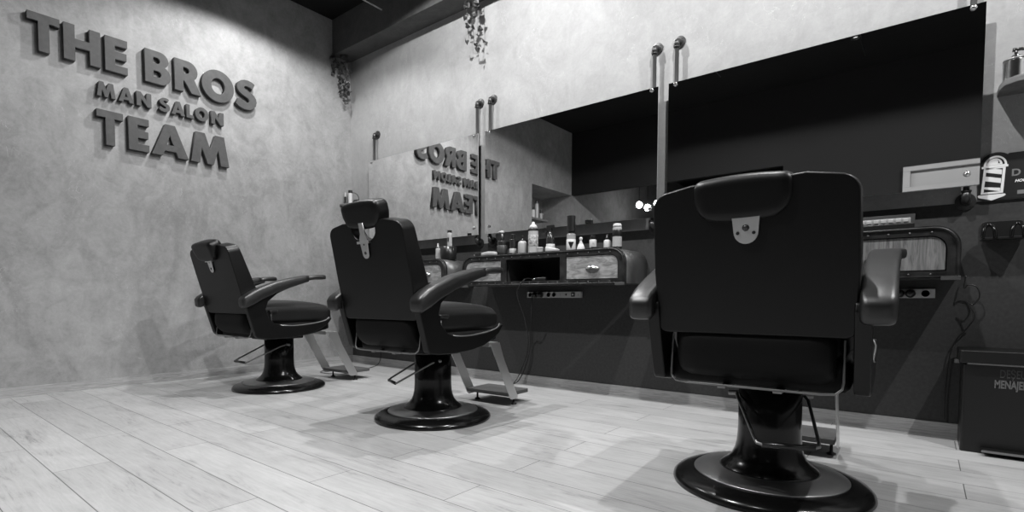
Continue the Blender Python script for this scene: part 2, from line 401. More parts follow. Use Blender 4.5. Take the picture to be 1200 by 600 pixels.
def make_chair(loc, deg, label, head_raise=0.0, head_tilt=0.0, head_shift=0.0, recline=12, lever_rot=0, S=0.452, head_dx=0.0):
    t = thing('barber_chair', label, 'barber chair', (loc[0], loc[1], 0), math.radians(deg), 'black barber chairs in a row')
    # --- base
    b = link('base_plate', lathe(bmesh.new(), [(0.001, 0), (0.326, 0), (0.332, 0.006), (0.330, 0.016), (0.318, 0.028), (0.295, 0.038), (0.268, 0.045), (0.258, 0.047), (0.25, 0.044), (0.001, 0.044)], 72), M_gloss, t, smooth=True)
    link('base_ring', lathe(bmesh.new(), [(0.15, 0.050), (0.254, 0.046), (0.256, 0.048), (0.252, 0.051), (0.165, 0.066), (0.15, 0.066)], 72), M_satin, t, smooth=True)['label'] = 'satin steel ring on the round base'
    link('column', lathe(bmesh.new(), [(0.001, 0.05), (0.163, 0.060), (0.166, 0.066), (0.162, 0.071), (0.150, 0.080), (0.135, 0.092), (0.122, 0.110), (0.1135, 0.132), (0.108, 0.158), (0.1055, 0.19), (0.1045, 0.22), (0.1045, 0.385), (0.001, 0.385)], 64), M_gloss, t, smooth=True)
    bm = bmesh.new(); box(bm, -0.11, 0.11, -0.16, 0.14, 0.375, 0.42)
    link('lift_housing', bm, M_gloss, t, bevel=0.01)
    # --- pump lever: U shaped rod reaching out behind
    bm = bmesh.new()
    tube(bm, [(0.112, 0.0, 0.335), (0.114, -0.05, 0.325), (0.092, -0.27, 0.235), (0.088, -0.292, 0.225), (0.073, -0.300, 0.222), (-0.073, -0.300, 0.222), (-0.088, -0.292, 0.225), (-0.092, -0.27, 0.235), (-0.114, -0.05, 0.325), (-0.112, 0, 0.335)], 0.0055, 8)
    tube(bm, [(-0.14, 0, 0.335), (0.14, 0, 0.335)], 0.009, 10)
    RL = Matrix.Rotation(math.radians(lever_rot), 4, 'Z') @ Matrix.Diagonal((0.85, 0.80, 1, 1) if lever_rot < 0 else (1, 1, 1, 1)); xform(bm, RL)
    lv = link('pump_lever', bm, M_steel_pale, t, smooth=True)
    link('lever_grip', xform(tube(bmesh.new(), [(-0.075, -0.300, 0.222), (0.075, -0.300, 0.222)], 0.009, 10), RL), M_black_pl, lv, smooth=True)
    # --- seat
    def crown(q, p):
        p = p.copy()
        if q.z > 0: p.z += 0.022 * (1 - q.x ** 2) * (1 - q.y ** 2) * q.z
        if q.y > 0: p.z -= 0.026 * max(0, q.y) ** 3 * (0.5 + 0.5 * q.z)
        return p
    link('seat_cushion', rbox(bmesh.new(), (0, -0.005, 0.567), (0.256, 0.312, 0.080), 0.055, 18, crown), M_seat, t, smooth=True)
    def underseat(q, p):
        p = p.copy()
        if q.z < 0: p.z += 0.05 * max(0, q.y) ** 2 * -q.z
        return p
    link('seat_base', rbox(bmesh.new(), (0, -0.02, 0.455), (0.262, 0.290, 0.055), 0.03, 12, underseat), M_leather_m, t, smooth=True)
    link('seat_tab', rbox(bmesh.new(), (0.268, -0.195, 0.590), (0.012, 0.032, 0.010), 0.006, 4), M_black_pl, t, smooth=True)
    # --- backrest with a notch for the headrest bar
    lean = math.radians(recline)
    def place_back(bm, z0=0.572, y0=-0.388, taper=False):
        # local (x, s up, t forward) -> chair (x, y, z)
        for v in bm.verts:
            x, s, tt = v.co
            if taper and tt > 0: tt *= 1.12 - 0.42 * s / S
            v.co = (x, y0 - s * math.sin(lean) + tt * math.cos(lean), z0 + s * math.cos(lean) + tt * math.sin(lean))
        return bm
    W = 0.279
    loop = []
    loop += arc(W - 0.03, 0.03, 0.03, 0.03, -90, 0, 5)
    loop += [(W + 0.004, 0.2)]
    loop += arc(W - 0.055, S - 0.055, 0.055, 0.052, 0, 82, 7)
    loop += [(0.155, S + 0.010), (0.115, S + 0.008)]
    loop += arc(0.100, S - 0.008, 0.012, 0.014, 80, 180, 3)
    loop += arc(0, S - 0.035, 0.086, 0.055, 0, -180, 12)
    loop += arc(-0.100, S - 0.008, 0.012, 0.014, 0, 100, 3)
    loop += [(-0.115, S + 0.008), (-0.155, S + 0.010)]
    loop += arc(-(W - 0.055), S - 0.055, 0.055, 0.052, 98, 180, 7)
    loop += [(-(W + 0.004), 0.2)]
    loop += arc(-(W - 0.03), 0.03, 0.03, 0.03, 180, 270, 5)
    bm = prism(bmesh.new(), loop, 'z', 0.0, 0.115)
    link('backrest', place_back(bm, taper=True), M_leather, t, bevel=0.024)
    def lb(q, p):
        p = p.copy(); p.y += 0.07 * max(0, -q.z) ** 1.5 ; return p
    link('lower_back_pad', rbox(bmesh.new(), (0, -0.325, 0.505), (0.228, 0.060, 0.095), 0.05, 12, lb), M_leather_m, t, smooth=True)
    # --- headrest
    bm = bmesh.new()
    def hd(q, p):
        p = p.copy(); k = 1 - 0.20 * max(0, -(q.y)) ** 1.2
        p.x *= k; p.y += 0.010 * (1 - q.x ** 2) * q.y; return p
    rbox(bm, (0, 0, 0), (0.140, 0.060, 0.046), 0.026, 16, hd)
    sh = S - 0.038 + head_raise
    Mh = Matrix.Translation((head_dx, sh - 0.006, 0.034 + head_shift)) @ Matrix.Rotation(head_tilt, 4, 'X')
    xform(bm, Mh); h = link('headrest', place_back(bm), M_leather, t, smooth=True)
    # bracket plate: tapered tongue with round foot, below the headrest on the rear face
    bm = bmesh.new(); top = sh - 0.045
    lw = 0.040 if head_raise < 0.02 else 0.024
    foot = S - 0.175
    if head_raise < 0.02:
        lp = arc(0, foot + 0.034, 0.034, 0.036, 180, 360, 12) + [(0.041, S - 0.062), (0.020, S - 0.070), (-0.020, S - 0.070), (-0.041, S - 0.062)]
        hb = filled([lp, arc(0, foot + 0.045, 0.010, 0.010, 0, 345, 12)], 0.003)
        xform(hb, Matrix.Translation((0, 0, -0.005)))
    else:
        lp = arc(0, foot + 0.026, 0.022, 0.024, 180, 360, 10) + [(0.028, S - 0.09), (0.028, S - 0.075), (0.016, S - 0.05), (0.016, top), (-0.016, top), (-0.016, S - 0.05), (-0.028, S - 0.075), (-0.028, S - 0.09)]
        hb = filled([lp, arc(0, foot + 0.030, 0.009, 0.009, 0, 345, 12)], 0.004)
        xform(hb, Matrix.Translation((0, 0, -0.006)))
        box(hb, -0.045, 0.045, S - 0.098, S - 0.086, -0.016, 0.0)
    br = link('headrest_bracket', place_back(hb), M_steel, h); br['label'] = 'pale metal bracket of the headrest'
    for sx in (-0.022, 0.022):
        bm = bmesh.new(); lathe(bm, [(0.001, -0.0105), (0.005, -0.0105), (0.005, -0.007), (0.001, -0.007)], 10, sx if head_raise < 0.02 else 0, (foot + 0.03) if head_raise < 0.02 else (foot + 0.05 + sx), 0)
        link('bracket_screw', place_back(bm), M_black_pl, br)
    link('bracket_knob', place_back(lathe(bmesh.new(), [(0.001, -0.012), (0.007, -0.012), (0.0085, -0.009), (0.0085, -0.002), (0.001, -0.002)], 12, 0, foot + 0.045 if head_raise < 0.02 else foot + 0.030, 0)), M_pipe_dark, br, smooth=True)
    # --- arms
    prof = [(-.508, .650), (-.430, .428), (-.412, .410), (-.345, .401), (-.19, .398), (-.05, .407), (.05, .422), (.15, .455), (.215, .487), (.255, .528),
            (.243, .540), (.19, .514), (.09, .497), (.0, .488), (-.10, .483), (-.20, .488), (-.275, .508), (-.325, .553), (-.345, .605), (-.325, .658), (-.248, .713), (-.14, .757), (-.02, .795), (.02, .806),
            (.02, .818), (-.11, .795), (-.26, .760), (-.40, .715), (-.50, .672)]
    for s in (-1, 1):
        pr = [(-0.415 + (y + 0.508) * (0.670 / 0.763), z) for y, z in prof]
        bm = prism(bmesh.new(), pr, 'x', s * 0.270, s * 0.311)
        a = link('arm_frame', bm, M_leather, t, bevel=0.006)
        # swept pad
        st = [(-.535, .676, -.528, .650, .333, .020), (-.532, .690, -.524, .636, .333, .034), (-.515, .708, -.508, .628, .333, .0415), (-.46, .736, -.445, .648, .333, .043), (-.40, .757, -.375, .680, .333, .043),
              (-.26, .798, -.25, .722, .334, .043), (-.11, .830, -.11, .765, .336, .043), (-.02, .845, -.02, .791, .338, .044), (.012, .849, .015, .800, .338, .044), (.020, .845, .020, .806, .338, .036)]
        my = lambda y: -0.455 + (y + 0.535) * (0.615 / 0.705)
        st = [(my(a_), b_ - 0.014 * max(0, -a_ - 0.3) / 0.23, my(c_), d_ - 0.016 * max(0, -a_ - 0.3) / 0.23, e_ - 0.010, f_) for a_, b_, c_, d_, e_, f_ in st]
        pb = bmesh.new(); seg = 20
        def sweep(bm, st):
            rings = []
            for ty, tz, by, bz, xc, hw in st:
                c = Vector((s * xc, (ty + by) / 2, (tz + bz) / 2)); hv = Vector((0, (ty - by) / 2, (tz - bz) / 2)); ring = []
                for k in range(seg):
                    an = 2 * PI * k / seg; ca, sa = math.cos(an), math.sin(an)
                    e = 0.42; cx_ = math.copysign(abs(ca) ** e, ca); sx_ = math.copysign(abs(sa) ** e, sa)
                    ring.append(bm.verts.new(c + Vector((hw * cx_, 0, 0)) + hv * sx_))
                rings.append(ring)
            for r0, r1 in zip(rings, rings[1:]):
                for k in range(seg): bm.faces.new((r0[k], r0[(k + 1) % seg], r1[(k + 1) % seg], r1[k]))
            bm.faces.new(rings[0]); bm.faces.new(rings[-1])
        sweep(pb, st)
        p = link('arm_pad', pb, M_pad, a, smooth=True)
        pb = bmesh.new()
        sweep(pb, [(my(a_), b_, my(c_), d_, e_ - 0.010, f_) for a_, b_, c_, d_, e_, f_ in [(.010, .842, .010, .806, .338, .034), (.03, .846, .03, .812, .338, .042), (.08, .854, .08, .820, .338, .043), (.135, .858, .135, .820, .345, .052), (.160, .855, .162, .822, .345, .051), (.172, .848, .172, .832, .345, .040)]])
        link('arm_tip', pb, M_pad, a, smooth=True)
        # thin steel piping on the seat side
        bm = bmesh.new(); tube(bm, smooth_path([(s * .264, -.212, .572), (s * .264, -.204, .500)], 3) + smooth_path([(s * .268, -.198, .494), (s * .309, -.13, .489), (s * .307, -.06, .486), (s * .307, .02, .490), (s * .307, .11, .499), (s * .307, .20, .517), (s * .295, .24, .54)], 4), 0.0035, 6)
        link('seat_piping', bm, M_steel_pale, t, smooth=True)['label'] = 'thin pale metal piping along the seat side'
        link('pivot_bolt', lathe(bmesh.new(), [(0.001, 0.0), (0.012, 0.0), (0.013, 0.012), (0.009, 0.020), (0.001, 0.021)], 14, s * 0.262, -0.345, 0.715, 'x' ) if s > 0 else lathe(bmesh.new(), [(0.001, 0.0), (0.012, 0.0), (0.013, -0.012), (0.009, -0.020), (0.001, -0.021)], 14, s * 0.262, -0.345, 0.715, 'x'), M_chrome, t, smooth=True)
    # --- rear rail
    bm = bmesh.new()
    tube(bm, [(-.247, -.33, .565), (-.247, -.345, .445), (-.244, -.35, .425), (-.228, -.355, .410), (-.19, -.36, .407), (.19, -.36, .407), (.228, -.355, .410), (.244, -.35, .425), (.247, -.345, .445), (.247, -.33, .565)], 0.0036, 8)
    for x in (-.08, .08): box(bm, x - .012, x + .012, -.365, -.27, .398, .404)
    link('rear_rail', bm, M_steel_pale, t, smooth=False)['label'] = 'thin metal rail round the lower back'
    # --- footrest
    fr = link('footrest', prism(bmesh.new(), rrect(-0.170, 0.170, 0.500, 0.730, .012, .012, .003, .003, 3), 'z', 0.062, 0.086), M_tread, t, bevel=0.003)
    for s in (-1, 1):
        link('side_bar', prism(bmesh.new(), [(.300, .415), (.395, .415), (.440, .31), (.592, .052), (.580, .042), (.525, .042), (.510, .052)], 'x', s * 0.176, s * 0.182), M_steel, fr, bevel=0.001)
        bm = lathe(bmesh.new(), [(0.001, 0), (0.019, 0), (0.019, 0.007), (0.007, 0.012), (0.006, 0.062), (0.001, 0.062)], 16, s * 0.152, 0.585, 0)
        link('foot', bm, M_black_pl, fr, smooth=True)
    link('bar_mount', boxbm(-.18, .18, .29, .38, .395, .42), M_steel, fr, bevel=0.002)
    return t

make_chair((4.406, -1.313), 2.2, 'black barber chair nearest the camera seen from behind', 0.0, 0, 0, 9.5, 20, 0.455, -0.014)
make_chair((2.644, -1.326), 2, 'black barber chair in the middle with its headrest raised', 0.086, math.radians(-6), 0.0, 12.5, -25, 0.490)
make_chair((0.985, -1.36), 2, 'black barber chair farthest away by the lettered wall', 0.022, math.radians(-10), -0.025, 16, 0, 0.472)

# ------------------------------------------------------------------ counters (trunk-like units)
def make_unit(x0, x1, label):
    t = thing('wall_counter', label, 'counter', (x0, 0, 0), group='trunk-shaped wall counters')
    Wd = x1 - x0; Z0, Z1 = 0.783, 1.012; D = 0.34; R = 0.095
    outer = rrect(0, Wd, Z0, Z1, R, R, 0.004, 0.004, 8)
    inner = rrect(0.008, Wd - 0.008, Z0 + 0.008, Z1 - 0.008, R - .008, R - .008, 0.002, 0.002, 8)
    bm = filled([outer, inner], (D - 0.006) / 2); xform(bm, Matrix.Rotation(PI / 2, 4, 'X')); xform(bm, Matrix.Translation((0, -(D - 0.006) / 2 - 0.002, 0)))
    link('shell', bm, M_trunk_side, t)
    # front frame with openings
    def opening(a, b, rl, rr): return rrect(a, b, 0.812, 0.972, rl, rr, 0.002, 0.002, 5)
    o1, o2, o3 = opening(0.030, 0.392, .060, .0), opening(0.440, 0.915, 0, 0), opening(0.960, Wd - 0.045, .0, .060)
    fr = [rrect(-0.003, Wd + 0.003, Z0 - 0.003, Z1 + 0.003, R, R, 0.004, 0.004, 8), o1, o2, o3]
    bm = filled(fr, 0.012); xform(bm, Matrix.Rotation(PI / 2, 4, 'X')); xform(bm, Matrix.Translation((0, -D, 0)))
    link('front_frame', bm, M_trunk, t)
    # raised beading and rivets
    bm = bmesh.new()
    path = [(x, -D - 0.014, z) for x, z in rrect(0.006, Wd - 0.006, Z0 + 0.004, Z1 - 0.006, R - .006, R - .006, 0.004, 0.004, 8)]
    tube(bm, path + [path[0]], 0.005, 8)
    link('edge_bead', bm, M_trunk, t, smooth=True)
    bm = bmesh.new()
    n = 16
    for k in range(n):
        x = 0.10 + (Wd - 0.20) * k / (n - 1)
        lathe(bm, [(0.001, -0.017), (0.004, -0.016), (0.005, -0.012), (0.001, -0.012)], 8, x, -D, 0.987, 'y')
        lathe(bm, [(0.001, -0.017), (0.004, -0.016), (0.005, -0.012), (0.001, -0.012)], 8, x, -D, 0.798, 'y')
    link('rivets', bm, M_trunk_side, t, smooth=True)['kind'] = 'stuff'
    # corner brackets
    for cx in (0.03, Wd - 0.03):
        bm = bmesh.new(); box(bm, cx - 0.034, cx + 0.034, -D - 0.019, -D - 0.012, Z0 - 0.012, Z0 + 0.006)
        link('corner_bracket', bm, M_trunk_side, t, bevel=0.002)
    # cubby box
    bm = bmesh.new()
    for a in ((0.430, 0.438, -D + .01, -0.01, .80, .98), (0.917, 0.925, -D + .01, -0.01, .80, .98), (0.438, 0.917, -D + .01, -0.01, .800, .808), (0.438, 0.917, -D + .01, -0.01, .974, .982), (0.438, 0.917, -0.02, -0.01, .808, .974)): box(bm, *a)
    link('cubby', bm, M_inside, t)
    lab = [('left', 0.034, 0.388, .056, 0), ('right', 0.964, Wd - 0.049, 0, .056)]
    for nm, a, b, rl, rr in lab:
        bm = prism(bmesh.new(), rrect(a, b, 0.816, 0.968, rl, rr, .002, .002, 5), 'y', -D + 0.03, -D - 0.006)
        d = link('drawer', bm, M_drawer if x0 < 3 else M_drawer3, t, bevel=0.002)
        cx = (a + b) / 2 + (0.01 if x0 < 3 else -0.045)
        # half-shell cup pull
        hb = bmesh.new(); rings = []
        for i in range(9):
            th = PI / 2 * i / 8
            ring = []
            for k in range(13):
                ph = PI * k / 12
                ring.append(hb.verts.new((cx + 0.052 * math.cos(ph) * math.cos(th) , -D - 0.007 - 0.028 * math.sin(th) * 0.999 , 0.880 + 0.030 * math.sin(ph) * math.cos(th) * 1.0)))
            rings.append(ring)
        for r0, r1 in zip(rings, rings[1:]):
            for k in range(12): hb.faces.new((r0[k], r0[k + 1], r1[k + 1], r1[k]))
        bmesh.ops.remove_doubles(hb, verts=hb.verts[:], dist=1e-5)
        o = link('cup_pull', hb, M_chrome, d, smooth=True); sd = o.modifiers.new('solid', 'SOLIDIFY'); sd.thickness = 0.003
        o['label'] = 'shiny metal cup pull'
    return t

make_unit(0.375, 1.765, 'trunk-shaped dark wall counter left of the middle chair, mostly hidden')
make_unit(1.960, 3.355, 'trunk-shaped dark wall counter crowded with bottles, pale wooden drawers')
make_unit(3.565, 4.955, 'trunk-shaped dark wall counter right of the nearest chair')
ZT = 1.0125

# ------------------------------------------------------------------ mirrors on pipe brackets
def make_mirror(x0, x1, label):
    z0, z1 = 1.222, 2.065
    t = thing('wall_mirror', label, 'mirror', ((x0 + x1) / 2, -0.075, z0), group='wall mirrors'); h = (x1 - x0) / 2
    bm = bmesh.new(); box(bm, -h, h, 0.0, 0.006, 0, z1 - z0)
    bm.faces.ensure_lookup_table()
    for f in bm.faces:
        f.material_index = 0 if f.calc_center_median().y < 0.001 else (1 if abs(f.normal.y) < .5 else 2)
    bmesh.ops.recalc_face_normals(bm, faces=bm.faces[:])
    for f in bm.faces:
        c = f.calc_center_median(); f.material_index = 0 if c.y < 1e-4 else (2 if c.y > 0.0059 else 1)
    link('glass', bm, None, t, mats=[M_mirror, M_glass_edge, M_black_pl])
    for sx in (-1, 1):
        for sz in (0.058, z1 - z0 - 0.072 + 0.058 - 0.0):
            link('screw_cap', lathe(bmesh.new(), [(0.001, -0.012), (0.008, -0.011), (0.013, -0.006), (0.014, 0.0), (0.001, 0.0)], 16, sx * (h - 0.045), 0, sz, 'y'), M_chrome, t, smooth=True)
    return t
make_mirror(0.400, 1.878, 'leftmost wall mirror, reflecting the lettered wall')
make_mirror(1.957, 3.445, 'middle wall mirror, half pale plaster and half dark in reflection')
make_mirror(3.513, 5.022, 'large dark wall mirror behind the nearest chair')

PIPES = [(0.456, 'left of the leftmost mirror'), (1.842, 'right end of the leftmost mirror'), (1.985, 'left end of the middle mirror'),
         (3.404, 'right end of the middle mirror'), (3.553, 'left end of the rightmost mirror'), (4.978, 'right end of the rightmost mirror')]
for x, lb in PIPES:
    t = thing('pipe_bracket', 'vertical iron pipe bracket on the wall, ' + lb, 'pipe bracket', (x, 0, 0), group='iron pipe brackets')
    link('pipe', tube(bmesh.new(), [(0, -0.045, 1.185), (0, -0.045, 2.315)], 0.0125, 14), M_pipe, t, smooth=True)
    for z, sgn in ((2.335, 1), (1.165, -1)):
        bm = bmesh.new(); tube(bm, [(0, -0.045, z - sgn * 0.035), (0, -0.045, z - sgn * 0.012), (0, -0.041, z - sgn * 0.002), (0, -0.032, z + sgn * 0.004), (0, -0.012, z + sgn * 0.005)], 0.0175, 14)
        tube(bm, [(0, -0.045, z - sgn * 0.042), (0, -0.045, z - sgn * 0.034)], 0.0205, 14)
        link('elbow', bm, M_pipe_dark, t, smooth=True)
        bm = bmesh.new(); lathe(bm, [(0.001, -0.001), (0.040, -0.001), (0.040, -0.008), (0.022, -0.010), (0.020, -0.022), (0.001, -0.022)], 24, 0, 0, z + sgn * 0.005, 'y')
        for k in range(4):
            a = PI / 4 + k * PI / 2
            lathe(bm, [(0.001, -0.012), (0.004, -0.012), (0.004, -0.007), (0.001, -0.007)], 8, 0.030 * math.cos(a), 0, z + sgn * 0.005 + 0.030 * math.sin(a), 'y')
        link('wall_flange', bm, M_pipe_dark, t, smooth=False)

# ------------------------------------------------------------------ raised wall letters (u along +y, v up, unit box)
def glyph(ch):
    if ch == 'T': return [[(0, 1), (0, .79), (.33, .79), (.33, 0), (.67, 0), (.67, .79), (1, .79), (1, 1)]]
    if ch == 'H': return [[(0, 0), (0, 1), (.30, 1), (.30, .62), (.70, .62), (.70, 1), (1, 1), (1, 0), (.70, 0), (.70, .40), (.30, .40), (.30, 0)]]
    if ch == 'E': return [[(0, 0), (0, 1), (1, 1), (1, .79), (.44, .79), (.44, .61), (.96, .61), (.96, .40), (.44, .40), (.44, .21), (1, .21), (1, 0)]]
    if ch == 'L': return [[(0, 0), (0, 1), (.45, 1), (.45, .23), (1, .23), (1, 0)]]
    if ch == 'B':
        o = [(0, 0), (0, 1), (.5, 1)] + arc(.56, .755, .36, .245, 80, -55, 8) + arc(.60, .29, .40, .29, 55, -85, 9) + [(.55, 0)]
        h1 = [(.32, .81), (.46, .81)] + arc(.47, .715, .12, .095, 80, -80, 5) + [(.46, .62), (.32, .62)]
        h2 = [(.32, .40), (.48, .40)] + arc(.50, .30, .13, .10, 80, -80, 5) + [(.48, .20), (.32, .20)]
        return [o, h1, h2]
    if ch == 'R':
        o = [(0, 0), (0, 1), (.46, 1)] + arc(.50, .69, .37, .31, 85, -50, 9) + [(1, 0), (.63, 0), (.36, .36), (.32, .36), (.32, 0)]
        h = [(.32, .79), (.42, .79)] + arc(.43, .69, .13, .10, 80, -80, 5) + [(.42, .59), (.32, .59)]
        return [o, h]
    if ch == 'O': return [arc(.5, .5, .5, .53, 0, 350, 34), arc(.5, .5, .215, .265, 0, 345, 26)]
    if ch == 'A': return [[(0, 0), (.37, 1), (.63, 1), (1, 0), (.71, 0), (.655, .17), (.345, .17), (.29, 0)], [(.40, .36), (.60, .36), (.50, .70)]]
    if ch == 'N': return [[(0, 0), (0, 1), (.28, 1), (.70, .42), (.70, 1), (1, 1), (1, 0), (.72, 0), (.30, .58), (.30, 0)]]
    if ch == 'M': return [[(0, 0), (.13, 1), (.36, 1), (.5, .46), (.64, 1), (.87, 1), (1, 0), (.77, 0), (.72, .56), (.58, 0), (.42, 0), (.28, .56), (.23, 0)]]
    if ch == 'S':
        return [[(.90, .93), (.78, .985), (.60, 1.015), (.42, 1.0), (.26, .95), (.14, .86), (.09, .74), (.11, .63), (.19, .54), (.33, .47), (.50, .42), (.60, .38), (.655, .33), (.64, .27), (.57, .235), (.46, .23), (.32, .26), (.17, .335),
                 (.02, .13), (.14, .05), (.30, 0), (.48, -.02), (.66, 0), (.82, .06), (.94, .17), (.985, .31), (.96, .43), (.87, .53), (.74, .59), (.58, .64), (.46, .68), (.41, .72), (.42, .77), (.48, .80), (.57, .805), (.68, .79), (.80, .735)]]
ROWS = [
    ('THE BROS', 2.373, 2.625, 0.050, [('T', -2.600, -2.428), ('H', -2.408, -2.195), ('E', -2.168, -2.028), ('B', -1.913, -1.735), ('R', -1.706, -1.508), ('O', -1.501, -1.239), ('S', -1.228, -1.036)], 'top row'),
    ('MAN SALON', 2.172, 2.279, 0.045, [('M', -2.223, -2.108), ('A', -2.090, -1.990), ('N', -1.973, -1.874), ('S', -1.824, -1.742), ('A', -1.733, -1.634), ('L', -1.622, -1.567), ('O', -1.556, -1.452), ('N', -1.430, -1.328)], 'small middle row'),
    ('TEAM', 1.822, 2.073, 0.050, [('T', -2.230, -2.067), ('E', -2.033, -1.897), ('A', -1.880, -1.615), ('M', -1.597, -1.291)], 'bottom row'),
]
ORD = {0: ['first', 'second', 'third', 'fourth', 'fifth', 'sixth', 'last'], 1: ['first', 'second', 'third', 'fourth', 'fifth', 'sixth', 'seventh', 'last'], 2: ['first', 'second', 'third', 'last']}
for ri, (txt, z0, z1, dp, ls, rn) in enumerate(ROWS):
    for li, (ch, a, b) in enumerate(ls):
        g = [[(u * (b - a), v * (z1 - z0)) for u, v in lp] for lp in glyph(ch)]
        bm = filled(g, dp / 2)
        for v in bm.verts:
            x, y, z = v.co; v.co = (z + dp / 2 + 0.001, x, y)
        o = link('wall_letter', bm, M_letter); o.location = (0, a, z0)
        tag(o, 'raised dark grey letter %s, %s of the %s of the wall sign' % (ch, ORD[ri][li], rn), 'letter', 'raised letters on the left wall')

# ------------------------------------------------------------------ ivy
def vine(name, label, pts_list, nleaf, seed, ls=0.030):
    rnd = random.Random(seed)
    t = thing(name, label, 'hanging plant', pts_list[0][0])
    o0 = Vector(pts_list[0][0])
    sb = bmesh.new(); lb = bmesh.new()
    for pts in pts_list:
        P = smooth_path([Vector(p) - o0 for p in pts], 6); tube(sb, P, 0.002, 5)
        for k in range(nleaf):
            i = rnd.randrange(len(P)); c = P[i] + Vector((rnd.uniform(-.028, .028), rnd.uniform(-.028, .012), rnd.uniform(-.02, .02)))
            s = ls * rnd.uniform(0.65, 1.15)
            shape = [(0, 0, 0), (-.42, .12, .06), (-.55, -.25, 0), (-.32, -.55, -.05), (0, -1.0, -.12), (.32, -.55, -.05), (.55, -.25, 0), (.42, .12, .06)]
            R = Matrix.Rotation(rnd.uniform(-1.2, 1.2), 3, 'Z') @ Matrix.Rotation(PI / 2 + rnd.uniform(-.9, .9), 3, 'X') @ Matrix.Rotation(rnd.uniform(-.9, .9), 3, 'Z')
            mid = lb.verts.new(c + R @ Vector((0, -.45 * s, .05 * s)))
            vs = [lb.verts.new(c + R @ (Vector(q) * s)) for q in shape]
            for q in range(len(vs)): lb.faces.new((mid, vs[q], vs[(q + 1) % len(vs)]))
    link('stem', sb, M_leaf, t); link('foliage', lb, M_leaf, t, smooth=False)
    return t
vine('hanging_ivy', 'ivy trailing down in the corner below the ceiling soffit',
     [[(0.075, -.17, 3.19), (.06, -.16, 3.05), (.055, -.15, 2.95), (.06, -.13, 2.82)], [(0.10, -.15, 3.19), (.09, -.14, 3.0), (.08, -.12, 2.85), (.075, -.11, 2.73)],
      [(0.05, -.22, 3.19), (.04, -.22, 3.10), (.035, -.21, 3.0)], [(0.13, -.12, 3.19), (.12, -.12, 3.02), (.11, -.10, 2.9), (.10, -.09, 2.76)]], 26, 3, 0.040)
vine('hanging_ivy', 'ivy trailing down the pale wall left of the tall mirrors, high up',
     [[(1.87, -.14, 3.19), (1.87, -.13, 3.05), (1.865, -.12, 2.90), (1.88, -.12, 2.74)], [(1.93, -.14, 3.19), (1.935, -.12, 3.05), (1.93, -.11, 2.86), (1.90, -.11, 2.70)],
      [(1.81, -.14, 3.19), (1.80, -.13, 3.08), (1.80, -.12, 2.98), (1.82, -.12, 2.84)], [(1.90, -.16, 3.19), (1.91, -.15, 3.1), (1.905, -.14, 3.0)]], 13, 5, 0.042)

# ------------------------------------------------------------------ things on the counters
def bottle(name, label, cat, x, y, prof, m, parts=(), z=ZT, group=None, seg=24):
    """prof lathe profile for body; parts: (name, profile, material[, label])"""
    t = thing(name, label, cat, (x, y, z), group=group)
    link('body', lathe(bmesh.new(), prof, seg), m, t, smooth=False, bevel=0.0) if False else link('body', lathe(bmesh.new(), prof, seg), m, t, smooth=True)
    for p in parts:
        o = link(p[0], lathe(bmesh.new(), p[1], seg), p[2], t, smooth=True)
        if len(p) > 3: o['label'] = p[3]
    return t
def cyl(r, h, r2=None, e=0.003): 
    r2 = r if r2 is None else r2
    return [(0.001, 0), (r - e, 0), (r, e), (r, e * 1.2), (r2, h - e * 1.2), (r2, h - e), (r2 - e, h), (0.001, h)]
def off(prof, dz): return [(r, z + dz) for r, z in prof]
Yb = -0.20
G = 'grooming products on the middle counter'
t = bottle('pump_bottle', 'dark pump bottle at the left end of the crowded counter', 'bottle', 2.243, Yb, cyl(0.040, 0.125, 0.040, 0.012), M_dark_pl,
           [('neck', off(cyl(0.016, 0.022), 0.125), M_black_pl), ('label_band', off([(0.0405, 0.025), (0.0412, 0.026), (0.0412, 0.085), (0.0405, 0.086)], 0), mat('smoky_label', 0.05, 0.4), 'smoky printed band')], group=G)
bm = bmesh.new(); tube(bm, [(0, 0, .147), (0, 0, .185)], 0.006, 8); tube(bm, [(0.012, 0, .190), (-0.02, -.002, .193), (-0.045, -.004, .186)], [0.012, 0.009, 0.005], 8)
link('pump_head', bm, M_grey_pl, t, smooth=True)
bottle('tonic_bottle', 'slim dark bottle beside the pump bottle', 'bottle', 2.348, Yb, cyl(0.0265, 0.130, 0.0265, 0.006), M_dark_pl,
       [('cap', off(cyl(0.020, 0.036), 0.130), M_black_pl), ('label_band', [(0.0265, 0.02), (0.0272, 0.021), (0.0272, 0.055), (0.0265, 0.056)], M_grey_pl, 'grey printed band near the foot')], group=G)
bottle('lotion_bottle', 'round-shouldered white bottle with black nozzle', 'bottle', 2.442, Yb, [(0.001, 0), (0.033, 0), (0.0355, 0.004), (0.0355, 0.085), (0.033, 0.098), (0.024, 0.107), (0.012, 0.110), (0.001, 0.110)], M_lightgrey,
       [('nozzle', off([(0.013, 0), (0.013, 0.012), (0.006, 0.016), (0.006, 0.030), (0.011, 0.031), (0.011, 0.038), (0.001, 0.038)], 0.108), M_black_pl)], group=G)
